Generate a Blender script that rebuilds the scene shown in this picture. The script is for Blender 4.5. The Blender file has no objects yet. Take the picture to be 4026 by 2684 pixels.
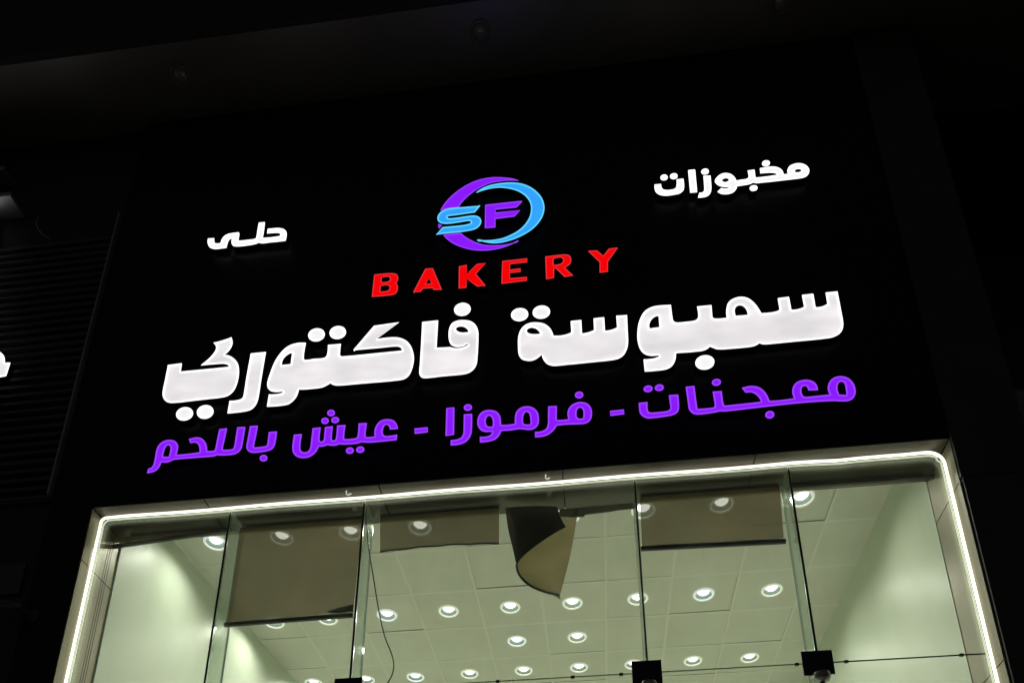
import bpy, bmesh, math, random
from mathutils import Vector, Matrix, noise
random.seed(7)
sc = bpy.context.scene
COL = sc.collection
EYE = 1.6                                   # eye height above the pavement

# ------------------------------------------------------------------ camera
FPX, CX, CY, IW, IH = 3104.837, 2065.5, 3226.69, 4026.0, 2684.0
YAW, PIT, ROL = -0.09745569, 0.35222795, -0.00666404
fw = Vector((math.sin(YAW)*math.cos(PIT), math.cos(YAW)*math.cos(PIT), math.sin(PIT)))
rt0 = Vector((math.cos(YAW), -math.sin(YAW), 0)); up0 = rt0.cross(fw)
cr, sr = math.cos(ROL), math.sin(ROL)
RT, UP = cr*rt0 + sr*up0, -sr*rt0 + cr*up0
cam_d = bpy.data.cameras.new('camera'); cam = bpy.data.objects.new('camera', cam_d); COL.objects.link(cam)
cam.matrix_world = Matrix((( RT.x, UP.x, -fw.x, 0), (RT.y, UP.y, -fw.y, 0), (RT.z, UP.z, -fw.z, EYE), (0,0,0,1)))
cam_d.sensor_fit = 'HORIZONTAL'; cam_d.sensor_width = 36; cam_d.lens = FPX/IW*36
cam_d.shift_x = -(CX-IW/2)/IW; cam_d.shift_y = (CY-IH/2)/IW
cam_d.clip_start = 0.05; cam_d.clip_end = 500
sc.camera = cam

# ------------------------------------------------------------------ night sky, exposure
w = bpy.data.worlds.new('World'); sc.world = w; w.use_nodes = True
nt = w.node_tree
sky = nt.nodes.new('ShaderNodeTexSky'); sky.sky_type = 'NISHITA'; sky.sun_disc = False
sky.sun_elevation = math.radians(-1); sky.sun_rotation = math.radians(200)
nt.links.new(sky.outputs[0], nt.nodes['Background'].inputs[0]); nt.nodes['Background'].inputs[1].default_value = 0.06
sc.view_settings.view_transform = 'Standard'; sc.view_settings.look = 'None'
sc.view_settings.exposure = 0; sc.view_settings.gamma = 1
sc.cycles.max_bounces = 10; sc.cycles.transparent_max_bounces = 24; sc.cycles.caustics_reflective = False; sc.cycles.caustics_refractive = False
sc.cycles.sample_clamp_indirect = 3.0

# ------------------------------------------------------------------ scale of the place (metres, from the eye; +z adds EYE)
FY = 4.22                                   # plane of the black sign panel
XL, XR, ZT = -3.52, 2.374, 4.09             # the window opening
GY = 4.332                                  # front face of the glass
CZ = 4.526                                  # shop ceiling
SOF = 8.50                                  # underside of the canopy

def ray(x, y):
    v = RT*((x-CX)/FPX) - UP*((y-CY)/FPX) + fw
    return v
def at(x, y, Y):                            # photo pixel on the vertical plane at depth Y
    d = ray(x, y); return d*(Y/d.y) + Vector((0, 0, EYE))
def atz(x, y, Z):
    d = ray(x, y); return d*(Z/d.z) + Vector((0, 0, EYE))

# ------------------------------------------------------------------ materials
def mat(name, col, rough=.5, metal=0, spec=.5, noise_amt=0, noise_scale=4, bump=0, bscale=60, stretch=None, rvar=0):
    m = bpy.data.materials.new(name); m.use_nodes = True; n = m.node_tree; b = n.nodes['Principled BSDF']
    b.inputs['Base Color'].default_value = (*col, 1); b.inputs['Roughness'].default_value = rough
    b.inputs['Metallic'].default_value = metal; b.inputs['Specular IOR Level'].default_value = spec
    tc = n.nodes.new('ShaderNodeTexCoord'); src = tc.outputs['Object']
    if stretch:
        mp = n.nodes.new('ShaderNodeMapping'); mp.inputs['Scale'].default_value = stretch; n.links.new(src, mp.inputs[0]); src = mp.outputs[0]
    if noise_amt or rvar:
        t = n.nodes.new('ShaderNodeTexNoise'); t.inputs['Scale'].default_value = noise_scale; t.inputs['Detail'].default_value = 6
        n.links.new(src, t.inputs['Vector'])
    if noise_amt:
        r = n.nodes.new('ShaderNodeMapRange'); r.inputs[1].default_value = .3; r.inputs[2].default_value = .7
        r.inputs[3].default_value = 1-noise_amt; r.inputs[4].default_value = 1+noise_amt
        n.links.new(t.outputs[0], r.inputs[0])
        mx = n.nodes.new('ShaderNodeVectorMath'); mx.operation = 'SCALE'; mx.inputs[0].default_value = col
        n.links.new(r.outputs[0], mx.inputs['Scale']); n.links.new(mx.outputs[0], b.inputs['Base Color'])
    if rvar:
        r2 = n.nodes.new('ShaderNodeMapRange'); r2.inputs[1].default_value = .3; r2.inputs[2].default_value = .7
        r2.inputs[3].default_value = max(.02, rough-rvar); r2.inputs[4].default_value = rough+rvar
        n.links.new(t.outputs[0], r2.inputs[0]); n.links.new(r2.outputs[0], b.inputs['Roughness'])
    if bump:
        t2 = n.nodes.new('ShaderNodeTexNoise'); t2.inputs['Scale'].default_value = bscale; t2.inputs['Detail'].default_value = 4
        n.links.new(src, t2.inputs['Vector'])
        bp = n.nodes.new('ShaderNodeBump'); bp.inputs['Strength'].default_value = bump; bp.inputs['Distance'].default_value = .01
        n.links.new(t2.outputs[0], bp.inputs['Height']); n.links.new(bp.outputs[0], b.inputs['Normal'])
    return m

def emit(name, col, strength=1, var=0, vscale=6, base=(.8, .8, .8)):
    m = bpy.data.materials.new(name); m.use_nodes = True; n = m.node_tree; b = n.nodes['Principled BSDF']
    b.inputs['Base Color'].default_value = (*base, 1); b.inputs['Roughness'].default_value = .4
    b.inputs['Emission Color'].default_value = (*col, 1); b.inputs['Emission Strength'].default_value = strength
    if var:                                 # uneven spread of the light modules behind the acrylic
        tc = n.nodes.new('ShaderNodeTexCoord'); mp = n.nodes.new('ShaderNodeMapping'); mp.inputs['Scale'].default_value = (1, 1, 2.2)
        t = n.nodes.new('ShaderNodeTexNoise'); t.inputs['Scale'].default_value = vscale; t.inputs['Detail'].default_value = 3
        r = n.nodes.new('ShaderNodeMapRange'); r.inputs[1].default_value = .3; r.inputs[2].default_value = .7
        r.inputs[3].default_value = strength*(1-var); r.inputs[4].default_value = strength*(1+var)
        n.links.new(tc.outputs['Object'], mp.inputs[0]); n.links.new(mp.outputs[0], t.inputs['Vector'])
        n.links.new(t.outputs[0], r.inputs[0]); n.links.new(r.outputs[0], b.inputs['Emission Strength'])
    return m

def glass(name, tint, gloss_rough=0.0, base_refl=.045, milk=0, milkcol=(.7, .8, .72), dirt=0):
    m = bpy.data.materials.new(name); m.use_nodes = True; n = m.node_tree
    for x in list(n.nodes):
        if x.type == 'BSDF_PRINCIPLED': n.nodes.remove(x)
    out = [x for x in n.nodes if x.type == 'OUTPUT_MATERIAL'][0]
    tr = n.nodes.new('ShaderNodeBsdfTransparent'); tr.inputs[0].default_value = (*tint, 1)
    gl = n.nodes.new('ShaderNodeBsdfGlossy'); gl.inputs['Roughness'].default_value = gloss_rough
    lw = n.nodes.new('ShaderNodeLayerWeight'); lw.inputs[0].default_value = .5
    pw = n.nodes.new('ShaderNodeMath'); pw.operation = 'POWER'; pw.inputs[1].default_value = 5
    n.links.new(lw.outputs['Facing'], pw.inputs[0])
    mr = n.nodes.new('ShaderNodeMapRange'); mr.inputs[3].default_value = base_refl; mr.inputs[4].default_value = 1
    n.links.new(pw.outputs[0], mr.inputs[0])
    mx = n.nodes.new('ShaderNodeMixShader'); n.links.new(mr.outputs[0], mx.inputs[0]); n.links.new(tr.outputs[0], mx.inputs[1]); n.links.new(gl.outputs[0], mx.inputs[2])
    last = mx
    if milk or dirt:
        df = n.nodes.new('ShaderNodeBsdfDiffuse'); df.inputs[0].default_value = (*milkcol, 1)
        tl = n.nodes.new('ShaderNodeBsdfTranslucent'); tl.inputs[0].default_value = (*milkcol, 1)
        ad = n.nodes.new('ShaderNodeMixShader'); ad.inputs[0].default_value = .5
        n.links.new(df.outputs[0], ad.inputs[1]); n.links.new(tl.outputs[0], ad.inputs[2])
        m2 = n.nodes.new('ShaderNodeMixShader'); m2.inputs[0].default_value = milk
        n.links.new(mx.outputs[0], m2.inputs[1]); n.links.new(ad.outputs[0], m2.inputs[2]); last = m2
        if dirt:
            tc = n.nodes.new('ShaderNodeTexCoord'); mp = n.nodes.new('ShaderNodeMapping'); mp.inputs['Scale'].default_value = (2.5, 1, .5)
            t = n.nodes.new('ShaderNodeTexNoise'); t.inputs['Scale'].default_value = 2.5; t.inputs['Detail'].default_value = 8
            r = n.nodes.new('ShaderNodeMapRange'); r.inputs[1].default_value = .42; r.inputs[2].default_value = .75; r.inputs[3].default_value = milk; r.inputs[4].default_value = milk+dirt
            n.links.new(tc.outputs['Object'], mp.inputs[0]); n.links.new(mp.outputs[0], t.inputs['Vector']); n.links.new(t.outputs[0], r.inputs[0]); n.links.new(r.outputs[0], m2.inputs[0])
    n.links.new(last.outputs[0], out.inputs[0])
    return m

def screen_fabric(name, col, openness=.1, trans=.45):
    m = bpy.data.materials.new(name); m.use_nodes = True; n = m.node_tree
    for x in list(n.nodes):
        if x.type == 'BSDF_PRINCIPLED': n.nodes.remove(x)
    out = [x for x in n.nodes if x.type == 'OUTPUT_MATERIAL'][0]
    tc = n.nodes.new('ShaderNodeTexCoord'); t = n.nodes.new('ShaderNodeTexNoise'); t.inputs['Scale'].default_value = 3; t.inputs['Detail'].default_value = 8
    n.links.new(tc.outputs['Object'], t.inputs['Vector'])
    r = n.nodes.new('ShaderNodeMapRange'); r.inputs[1].default_value = .3; r.inputs[2].default_value = .7; r.inputs[3].default_value = .82; r.inputs[4].default_value = 1.15
    n.links.new(t.outputs[0], r.inputs[0])
    vm = n.nodes.new('ShaderNodeVectorMath'); vm.operation = 'SCALE'; vm.inputs[0].default_value = col; n.links.new(r.outputs[0], vm.inputs['Scale'])
    df = n.nodes.new('ShaderNodeBsdfDiffuse'); tl = n.nodes.new('ShaderNodeBsdfTranslucent'); tp = n.nodes.new('ShaderNodeBsdfTransparent')
    n.links.new(vm.outputs[0], df.inputs[0]); n.links.new(vm.outputs[0], tl.inputs[0])
    a = n.nodes.new('ShaderNodeMixShader'); a.inputs[0].default_value = trans; n.links.new(df.outputs[0], a.inputs[1]); n.links.new(tl.outputs[0], a.inputs[2])
    b = n.nodes.new('ShaderNodeMixShader'); b.inputs[0].default_value = openness; n.links.new(a.outputs[0], b.inputs[1]); n.links.new(tp.outputs[0], b.inputs[2])
    n.links.new(b.outputs[0], out.inputs[0])
    return m

M = dict(
    black=mat('black gloss cladding', (.013, .014, .020), .34, 0, .12, rvar=.04, noise_scale=1.5),
    pil=mat('dark pilaster cladding', (.052, .055, .060), .55, 0, .4, .15, 3),
    dark=mat('dark paint', (.02, .02, .02), .6),
    soffit=mat('canopy soffit panel', (.17, .155, .13), .34, .12, 1.0, .12, 2),
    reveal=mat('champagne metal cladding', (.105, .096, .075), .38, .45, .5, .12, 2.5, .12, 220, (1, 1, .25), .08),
    reveal_lit=mat('lightened metal cladding', (.26, .24, .16), .42, .25, .5, .12, 2.5, .12, 220, (1, 1, .25), .08),  # lighter copy of the head cladding; light on the sides put into colour
    wall=mat('pale satin wall paint', (.64, .71, .575), .40, 0, .36, .04, 1.2, .10, 14, (1.2, 1.2, .3), .06),
    tile=mat('mineral ceiling tile', (.78, .775, .70), .9, 0, .2, .05, 2.2, .5, 160),
    tbar=mat('ceiling grid bar', (.84, .835, .76), .5, 0, .4),
    floor=mat('pale floor tile', (.82, .81, .74), .4, 0, .5, .06, 2),
    side=mat('black letter return', (.012, .012, .014), .35),
    lipw=emit('white letter edge', (1, 1, .97), 1.35),
    white=emit('white letter face', (1, .965, .99), .81, .14, 2.4),
    whites=emit('small white letter face', (1, .97, 1.0), .90, .06, 8),
    purple=emit('purple letter face', (.262, .0105, 1.0), .98, .05, 5, base=(.04, .04, .04)),
    lipp=emit('purple letter edge', (.34, .055, 1.0), 1.0, base=(.04, .04, .04)),
    blue=emit('blue letter face', (.034, .37, 1.0), 1.0, .05, 5, base=(.04, .04, .04)),
    lipb=emit('blue letter edge', (.13, .68, 1.0), 1.05, base=(.04, .04, .04)),
    red=emit('red letter face', (.93, .0, .001), .98, .05, 5, base=(.04, .04, .04)),
    lipr=emit('red letter edge', (.66, .035, .045), 1.0, base=(.04, .04, .04)),
    led=emit('neon flex', (1, 1, .82), 1.45), led_reflection=emit('neon reflection in glass', (.88, 1, .66), .62, .18, 9),  # second glow is the strip's reflection in the glass, given as emission
    glass=glass('clear glass', (.955, .975, .955), 0, .055, .004, (.75, .85, .75), .035),
    fin=glass('glass fin', (.92, .97, .92), .02, .07, .24, (.80, .90, .82)),
    seal=mat('green black joint', (.012, .035, .024), .12),
    edge=mat('glass edge and joint highlight', (.55, .70, .58), .15, 0, .8),
    clamp=mat('black powder coat', (.006, .006, .007), .4),
    steel=mat('dull steel', (.35, .35, .33), .35, .8),
    fabric=screen_fabric('brown screen fabric', (.122, .095, .047), .14, .5),
    fabric_backlit=screen_fabric('backlit copy of fabric', (.235, .20, .10), .02, .5),  # same cloth as the front fold, light from behind put into its colour
    grey=screen_fabric('unlit copy of fabric', (.085, .08, .066), .0, .2),  # same cloth, darkened in colour because its street side is unlit
    bar=mat('dark brown rail', (.030, .026, .018), .45),
    roller=mat('roller tube', (.20, .18, .13), .5),
    cable=mat('black cable', (.03, .03, .03), .4),
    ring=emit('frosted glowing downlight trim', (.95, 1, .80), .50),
    refl=mat('downlight reflector', (.13, .17, .145), .45, .3),
    bulbc=emit('cool lit lamp', (.94, 1, .98), 4), ringc=emit('cool frosted downlight trim', (.92, 1, .95), .56),
    bulb=emit('lit lamp', (1, 1, .88), 4),
    lens=mat('unlit lamp glass', (.30, .28, .23), .2, .1),
    rib=mat('dark ribbed metal', (.075, .075, .078), .45, .2, .5, .2, 2),
    lite=mat('grey metal edge', (.42, .43, .45), .4, .5),
    ground=mat('asphalt', (.05, .05, .05), .9, 0, .3, .2, 1.5, .4, 40),
    paving=mat('concrete paving', (.25, .24, .22), .85, 0, .3, .12, 2),
)

# ------------------------------------------------------------------ building blocks
def link(name, me, m, parent=None):
    o = bpy.data.objects.new(name, me); COL.objects.link(o)
    ms = m if isinstance(m, (list, tuple)) else [m]
    if len(me.materials) == 0:
        for k in ms: me.materials.append(k)
    if parent:
        o.parent = parent; o.matrix_parent_inverse = parent.matrix_world.inverted() if False else Matrix.Translation(-parent.location)
    return o
def thing(name, label, cat, loc, group=None):
    o = bpy.data.objects.new(name, None); COL.objects.link(o); o.location = loc; o.empty_display_size = .1
    tag(o, label, cat, group); return o
def tag(o, label=None, cat=None, group=None, kind=None):
    if label: o['label'] = label
    if cat: o['category'] = cat
    if group: o['group'] = group
    if kind: o['kind'] = kind
    return o
def tomesh(bm, name, smooth=False):
    me = bpy.data.meshes.new(name); bmesh.ops.recalc_face_normals(bm, faces=bm.faces); bm.to_mesh(me); bm.free()
    if smooth:
        for p in me.polygons: p.use_smooth = True
    return me
def addbox(bm, lo, hi, mi=0):
    vs = [bm.verts.new((x, y, z)) for x in (lo[0], hi[0]) for y in (lo[1], hi[1]) for z in (lo[2], hi[2])]
    for q in ((0,1,3,2), (4,6,7,5), (0,4,5,1), (2,3,7,6), (0,2,6,4), (1,5,7,3)):
        f = bm.faces.new([vs[i] for i in q]); f.material_index = mi
    return vs
def box(name, lo, hi, m, parent=None, bevel=0):          # z given from the eye
    bm = bmesh.new(); addbox(bm, (lo[0], lo[1], lo[2]+EYE), (hi[0], hi[1], hi[2]+EYE))
    if bevel: bmesh.ops.bevel(bm, geom=bm.edges[:], offset=bevel, segments=2, affect='EDGES', profile=.6)
    return link(name, tomesh(bm, name), m, parent)
def tube_into(bm, pts, r, seg=10, mi=0, closed=False, cap=True):
    pts = [Vector(p) for p in pts]; n = len(pts); rings = []; rad = r if isinstance(r, list) else None
    prev = None
    for i, p in enumerate(pts):
        if closed: d = (pts[(i+1) % n]-pts[i-1])
        else: d = pts[min(i+1, n-1)]-pts[max(i-1, 0)]
        d.normalize()
        a = Vector((0, 1, 0)) if prev is None else prev
        a = a - d*a.dot(d)
        if a.length < 1e-4: a = Vector((1, 0, 0)) - d*d.x
        a.normalize(); prev = a.copy(); b = d.cross(a)
        rr = rad[i] if rad else (r(i/(n-1)) if callable(r) else r)
        rings.append([bm.verts.new(p + a*rr*math.cos(t) + b*rr*math.sin(t)) for t in [2*math.pi*k/seg for k in range(seg)]])
    for i in range(n if closed else n-1):
        A, B = rings[i], rings[(i+1) % n]
        for k in range(seg):
            f = bm.faces.new((A[k], A[(k+1) % seg], B[(k+1) % seg], B[k])); f.material_index = mi; f.smooth = True
    if not closed and cap:
        for rg in (rings[0], rings[-1]):
            f = bm.faces.new(rg); f.material_index = mi
def tube(name, pts, r, m, parent=None, seg=10):
    bm = bmesh.new(); tube_into(bm, pts, r, seg); return link(name, tomesh(bm, name), m, parent)
def lathe_into(bm, prof, c, seg=32, mi=0):               # profile of (radius, z) about the vertical through c
    rings = [[bm.verts.new((c[0]+r*math.cos(t), c[1]+r*math.sin(t), c[2]+z)) for t in [2*math.pi*k/seg for k in range(seg)]] for r, z in prof]
    for A, B in zip(rings, rings[1:]):
        for k in range(seg):
            f = bm.faces.new((A[k], A[(k+1) % seg], B[(k+1) % seg], B[k])); f.material_index = mi; f.smooth = True
    return rings
def smooth_path(pts, corners, closed=True, step=7):
    """corner points stay sharp, the others lie on a smooth curve"""
    n = len(pts); out = []; P = [Vector(p) for p in pts]
    for i in range(n if closed else n-1):
        a, b = P[i], P[(i+1) % n]; L = (b-a).length
        if L < 1e-9: continue
        ca, cb = corners[i], corners[(i+1) % n]
        def tan(j):
            d = P[(j+1) % n]-P[j-1] if closed else P[min(j+1, n-1)]-P[max(j-1, 0)]
            return d.normalized()*L
        if ca and cb: out.append(a); continue
        tb = tan((i+1) % n) if not cb else None
        ta = tan(i) if not ca else (3*(b-a)-tb)/2
        if tb is None: tb = (3*(b-a)-ta)/2
        k = max(2, min(14, int(L/step)))
        for s in range(k):
            t = s/k; t2, t3 = t*t, t*t*t
            out.append((2*t3-3*t2+1)*a + (t3-2*t2+t)*ta + (-2*t3+3*t2)*b + (t3-t2)*tb)
    if not closed: out.append(P[-1])
    return out

# ------------------------------------------------------------------ lettering: outlines drawn on the sign panel
REG = dict(  # survey patches: origin and scale of each outline's units
    L=(1680, 660, .22957), B=(1440, 960, .43367), K=(2540, 600, .28912), H=(780, 840, .16156),
    a=(600, 1200, .30608), b=(1200, 1160, .31888), c=(1950, 1160, .2551), d=(2450, 1100, .39541),
    p=(2360, 1450, .45068), q=(1600, 1530, .34014), r=(1120, 1580, .26361), s=(560, 1640, .2551), n=(0, 1340, .10204))
LY = FY-.040                                # front of the letters
def outline(txt, Y=None):
    Y = Y or LY
    pts, cs, reg = [], [], None
    for tok in txt.split():
        if tok.endswith(':'): reg = REG[tok[:-1]]; continue
        c = tok.endswith('c'); x, y = tok.rstrip('c').split(',')
        pts.append((reg[0]+float(x)*reg[2], reg[1]+float(y)*reg[2])); cs.append(c)
    path = smooth_path([Vector((x, y)) for x, y in pts], cs)
    return [at(p.x, p.y, Y) for p in path]
def dot(reg, x, y, rx, ry, tilt=-8):
    o = REG[reg]; out = []
    for k in range(28):
        t = 2*math.pi*k/28; u, v = rx*math.cos(t), ry*math.sin(t); a = math.radians(tilt)
        X, Yp = x+u*math.cos(a)-v*math.sin(a), y+u*math.sin(a)+v*math.cos(a)
        out.append(at(o[0]+X*o[2], o[1]+Yp*o[2], LY))
    return out
def letter(name, contours, mats, parent, depth=.032, lip=.0065, Y=None):
    """a channel letter: glowing acrylic face, brighter lip, black returns"""
    cu = bpy.data.curves.new('tmp', 'CURVE'); cu.dimensions = '2D'; cu.fill_mode = 'BOTH'; cu.extrude = depth/2
    Y = Y or LY
    for ct in contours:
        sp = cu.splines.new('POLY'); sp.points.add(len(ct)-1); sp.use_cyclic_u = True
        for pt, v in zip(sp.points, ct): pt.co = (v.x, v.z, 0, 1)
    tmp = bpy.data.objects.new('tmp', cu); COL.objects.link(tmp)
    dg = bpy.context.evaluated_depsgraph_get(); me = bpy.data.meshes.new_from_object(tmp.evaluated_get(dg))
    bpy.data.objects.remove(tmp); bpy.data.curves.remove(cu)
    bm = bmesh.new(); bm.from_mesh(me); bpy.data.meshes.remove(me)
    for v in bm.verts: v.co = Vector((v.co.x, Y+depth/2-v.co.z, v.co.y))      # front is -y
    bm.normal_update()
    for f in bm.faces: f.material_index = 0 if (abs(f.normal.y) > .7 and f.calc_center_median().y < Y+.002) else 2; f.smooth = False
    bmesh.ops.recalc_face_normals(bm, faces=bm.faces)
    for i, ct in enumerate(contours):
        n = len(ct); area = sum(ct[k-1].x*ct[k].z-ct[k].x*ct[k-1].z for k in range(n))
        sgn = (1 if area > 0 else -1)*(1 if i == 0 else -1)
        cen = []; rl = []
        for k in range(n):
            d = ct[(k+1) % n]-ct[k-1]; d.normalize(); nrm = Vector((-d.z, 0, d.x))*sgn
            u_, v_ = (ct[k]-ct[k-1]).normalized(), (ct[(k+1) % n]-ct[k]).normalized()
            q = lip*(.15 if u_.dot(v_) < -.55 else 1); rl.append(q); cen.append(ct[k]+nrm*q*.9+Vector((0, -.0005, 0)))
        tube_into(bm, cen, rl, 6, 1, closed=True)
    m2 = bpy.data.meshes.new(name); bm.to_mesh(m2); bm.free()
    return link(name, m2, mats, parent)
def centre(cs):
    p = sum((v for c in cs for v in c), Vector()); return p/sum(len(c) for c in cs)
def word(name, label, cat, items, mats, lip=.0065, group=None):
    """items: (part name, [contour, hole, ...])"""
    allc = [c for _, cs in items for c in cs]; e = centre(allc); e.y = FY
    t = thing(name, label, cat, e, group)
    for pn, cs in items: letter(pn, cs, WS if pn == 'dot' and mats is WH else mats, t, lip=lip)
    return t
O = outline
WH, WS, PU = [M['white'], M['lipw'], M['side']], [M['whites'], M['lipw'], M['side']], [M['purple'], M['lipp'], M['side']]
BL, RD = [M['blue'], M['lipb'], M['side']], [M['red'], M['lipr'], M['side']]
G1 = 'illuminated words on the black sign panel'

# --- round emblem
cre_up = O('L: 220,738c 300,610 420,480 560,370 700,285 850,220 1000,182 1150,166 1300,170 1450,186 1570,222c 1450,218 1340,222 1220,236 1100,258 980,302 860,367 740,452 640,542 570,625 535,685c 400,692 300,708')
cre_bit = O('L: 188,965c 252,985c 208,1037c 190,1010')
cre_lo = O('L: 275,1155c 330,1215 430,1290 560,1350 700,1392 850,1415 1000,1418 1150,1400 1300,1365 1450,1308 1570,1245c 1450,1292 1300,1322 1150,1331 1000,1325 880,1297 760,1247 650,1182 575,1118c 450,1130')
cre_bl = O('L: 835,428c 950,352 1080,302 1250,270 1420,258 1580,270 1720,312 1850,392 1950,500 2000,620 2005,720 1970,840 1900,950 1800,1050 1680,1130 1540,1200 1400,1250 1250,1284 1100,1290 960,1266 848,1233c 1000,1246 1150,1236 1300,1206 1420,1157 1550,1085 1650,998 1730,890 1770,780 1775,660 1740,560 1650,460 1520,390 1380,354 1240,341 1080,357 950,392')
let_S = O('L: 905,655c 600,680 450,690 330,712 250,747 195,802 172,870 195,925 260,955 350,960 480,945 600,926 700,911 745,920 748,945 715,965 600,988 400,1008 268,1020c 150,1146c 350,1122 550,1102 720,1077 820,1050 890,1000 926,930 910,870 862,835 800,822 700,830 600,845 480,862 385,870 345,858 350,832 400,822 500,810 650,788 812,765c')
let_F = O('L: 992,640c 1622,570c 1530,680c 1170,716c 1168,771c 1592,725c 1495,835c 1168,876c 1165,1022c 985,1035c')
e = centre([cre_bl, cre_up]); e.y = FY
lg = thing('emblem_sign', 'round lit emblem of purple and blue crescents round two letters, above the red word', 'sign', e, None)
for nm, c in (('crescent', cre_up), ('crescent_tip', cre_bit), ('crescent', cre_lo)): letter(nm, [c], PU, lg, lip=.004)
letter('crescent', [cre_bl], BL, lg, lip=.0055)
letter('letter', [let_S], BL, lg, lip=.0055); letter('letter', [let_F], PU, lg, lip=.005)

# --- red word
bak = [
 ('letter', [O('B: 72,278c 180,266 250,266 284,280 290,318 272,351c 288,382 284,420 262,452 200,466 50,478c'), O('B: 142,304c 200,296 217,315 200,339 138,345c'), O('B: 132,382c 195,373 213,396 195,422 127,430c')]),
 ('letter', [O('B: 425,437c 535,225c 605,220c 686,410c 612,416c 600,398c 515,403c 492,432c'), O('B: 568,310c 594,358c 538,363c')]),
 ('letter', [O('B: 840,205c 912,190c 910,272c 1005,180c 1085,172c 995,270c 1082,375c 1005,385c 911,314c 908,395c 837,402c')]),
 ('letter', [O('B: 1232,155c 1460,130c 1460,165c 1305,182c 1303,232c 1400,220c 1400,252c 1303,262c 1303,310c 1458,298c 1456,332c 1225,360c')]),
 ('letter', [O('B: 1622,115c 1790,95 1842,103 1860,138 1848,180 1800,213c 1876,285c 1798,298c 1715,218c 1705,220c 1702,306c 1630,320c'), O('B: 1698,136c 1765,122 1787,146 1768,176 1698,190c')]),
 ('letter', [O('B: 2012,65c 2092,58c 2148,106c 2200,42c 2280,35c 2192,160c 2192,250c 2115,260c 2115,165c')])]
word('red_word_sign', 'red lit capital letters in a widely spaced row under the round emblem', 'sign', bak, RD, .0042, G1)

# --- small white words
word('small_white_word_sign', 'small white lit Arabic word at the upper right of the sign panel', 'sign', [
 ('letter', [O('K: 115,440c 205,432c 212,480 237,507 290,515 370,505 405,485 416,440 415,370c 508,360c 518,450 510,510 460,555 380,575 280,588 200,580 150,555 120,510')]),
 ('dot', [dot('K', 245, 342, 50, 38)]), ('dot', [dot('K', 377, 325, 52, 38)]),
 ('letter', [O('K: 572,248c 668,240c 695,540c 600,548c')]),
 ('letter', [O('K: 780,322c 876,318c 888,480 880,540 840,590 780,610 706,615c 722,555c 765,547 788,525 791,480')]), ('dot', [dot('K', 802, 262, 52, 38)]),
 ('letter', [O('K: 935,385 1000,308 1080,283 1160,302 1212,350 1226,386c 1300,374 1370,362 1395,335 1390,290 1381,250c 1475,240c 1489,347c 1640,330 1785,309c 1775,292 1740,279 1680,275 1555,285c 1547,220c 1700,196 1790,206 1850,246 1873,301c 1930,298c 1922,240 1950,190 2010,160 2090,150 2170,175 2215,225 2215,280 2170,330 2100,350 1900,375 1700,398 1500,418c 1452,408c 1420,428 1300,450 1238,459c 1225,500 1180,545 1100,568 1020,562 972,535c 1022,488c 1070,496 1120,487 1142,463c 1080,470 1000,455 955,425'),
   [v for v in dot('K', 1080, 378, 48, 29)], [v for v in dot('K', 2066, 250, 48, 25)]]),
 ('dot', [dot('K', 1630, 150, 54, 39)]), ('dot', [dot('K', 1462, 487, 54, 37)])], WS, .0055, G1)
word('small_white_word_sign', 'short white lit Arabic word at the upper left of the sign panel', 'sign', [
 ('letter', [O('H: 240,613c 386,602c 388,690 402,720 450,732 520,728 549,714c 560,660 600,590 660,532 760,492 870,475 988,460c 998,500 985,580 972,667c 1100,657 1250,640 1375,622 1410,590 1430,480 1450,350 1474,228c 1618,214c 1600,400 1572,560 1560,598c 1700,590 1850,574 1985,550c 1998,515 1975,480 1920,468 1800,472 1675,485c 1690,380c 1850,362 1980,358 2080,385 2140,440 2150,520 2138,600 2122,660c 1950,682 1750,702 1560,725 1505,718 1465,705c 1420,730 1350,750 1200,775 1000,798 880,795 825,760 808,700 814,640 822,602c 770,620 730,670 705,740 683,832c 560,850 430,862 330,850 260,800 228,720 228,660')])], WS, .0055, G1)

# --- main white line
word('white_word_sign', 'big white lit Arabic word on the right of the main line, beside the shorter gap', 'sign', [
 ('letter', [O('d: 2130,118c 2163,290 2188,440 2175,505 2130,550 2050,578 1700,614 1430,640 1390,640 1355,629c 1310,655 1250,668 1000,690 930,688 890,674 862,662c 830,690 770,708 525,728c 520,790 490,850 440,885 360,900 215,912c 203,795c 300,785 345,770 366,745c 280,755 210,735 165,680 142,590 145,480 165,400 210,320 280,275 370,258 475,253c 490,375 500,412 530,427 610,422 700,411 735,395 747,360 735,268c 878,255c 887,372c 905,387 960,388 1030,380c 1025,300 1045,230 1100,188 1180,172 1250,190 1310,240 1350,295 1375,335c 1450,330 1520,318 1556,300c 1537,187c 1648,173c 1673,303c 1740,295 1800,272c 1778,155c 1890,143c 1913,278c 1980,268 2031,242c 2013,130c'),
   O('d: 1118,362c 1108,300 1125,265 1160,252 1200,265 1230,305 1240,352c'), O('d: 352,352c 362,475c 262,487c 262,430 295,380')]),
 ('dot', [dot('d', 812, 822, 95, 70)]),
 ('letter', [O('c: 886,630c 980,630 1080,612 1162,580c 1151,407c 1316,390c 1326,596c 1420,580 1512,545c 1504,365c 1668,348c 1681,556c 1780,540 1867,503c 1854,325c 2020,312c 2030,550 2036,740 2010,850 1950,940 1850,990 1500,1032 1100,1072 880,1090 790,1060 730,990 705,913c 640,970 560,1008 470,1010 390,980 350,910 340,800 342,660 370,560 430,480 520,435 620,425 740,445 830,510 875,590'),
   O('c: 470,552 505,512 570,502 640,532 690,600c 600,608 510,596')]),
 ('dot', [dot('c', 365, 303, 133, 98)]), ('dot', [dot('c', 700, 265, 135, 99)])], WH, .006, G1)
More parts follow.
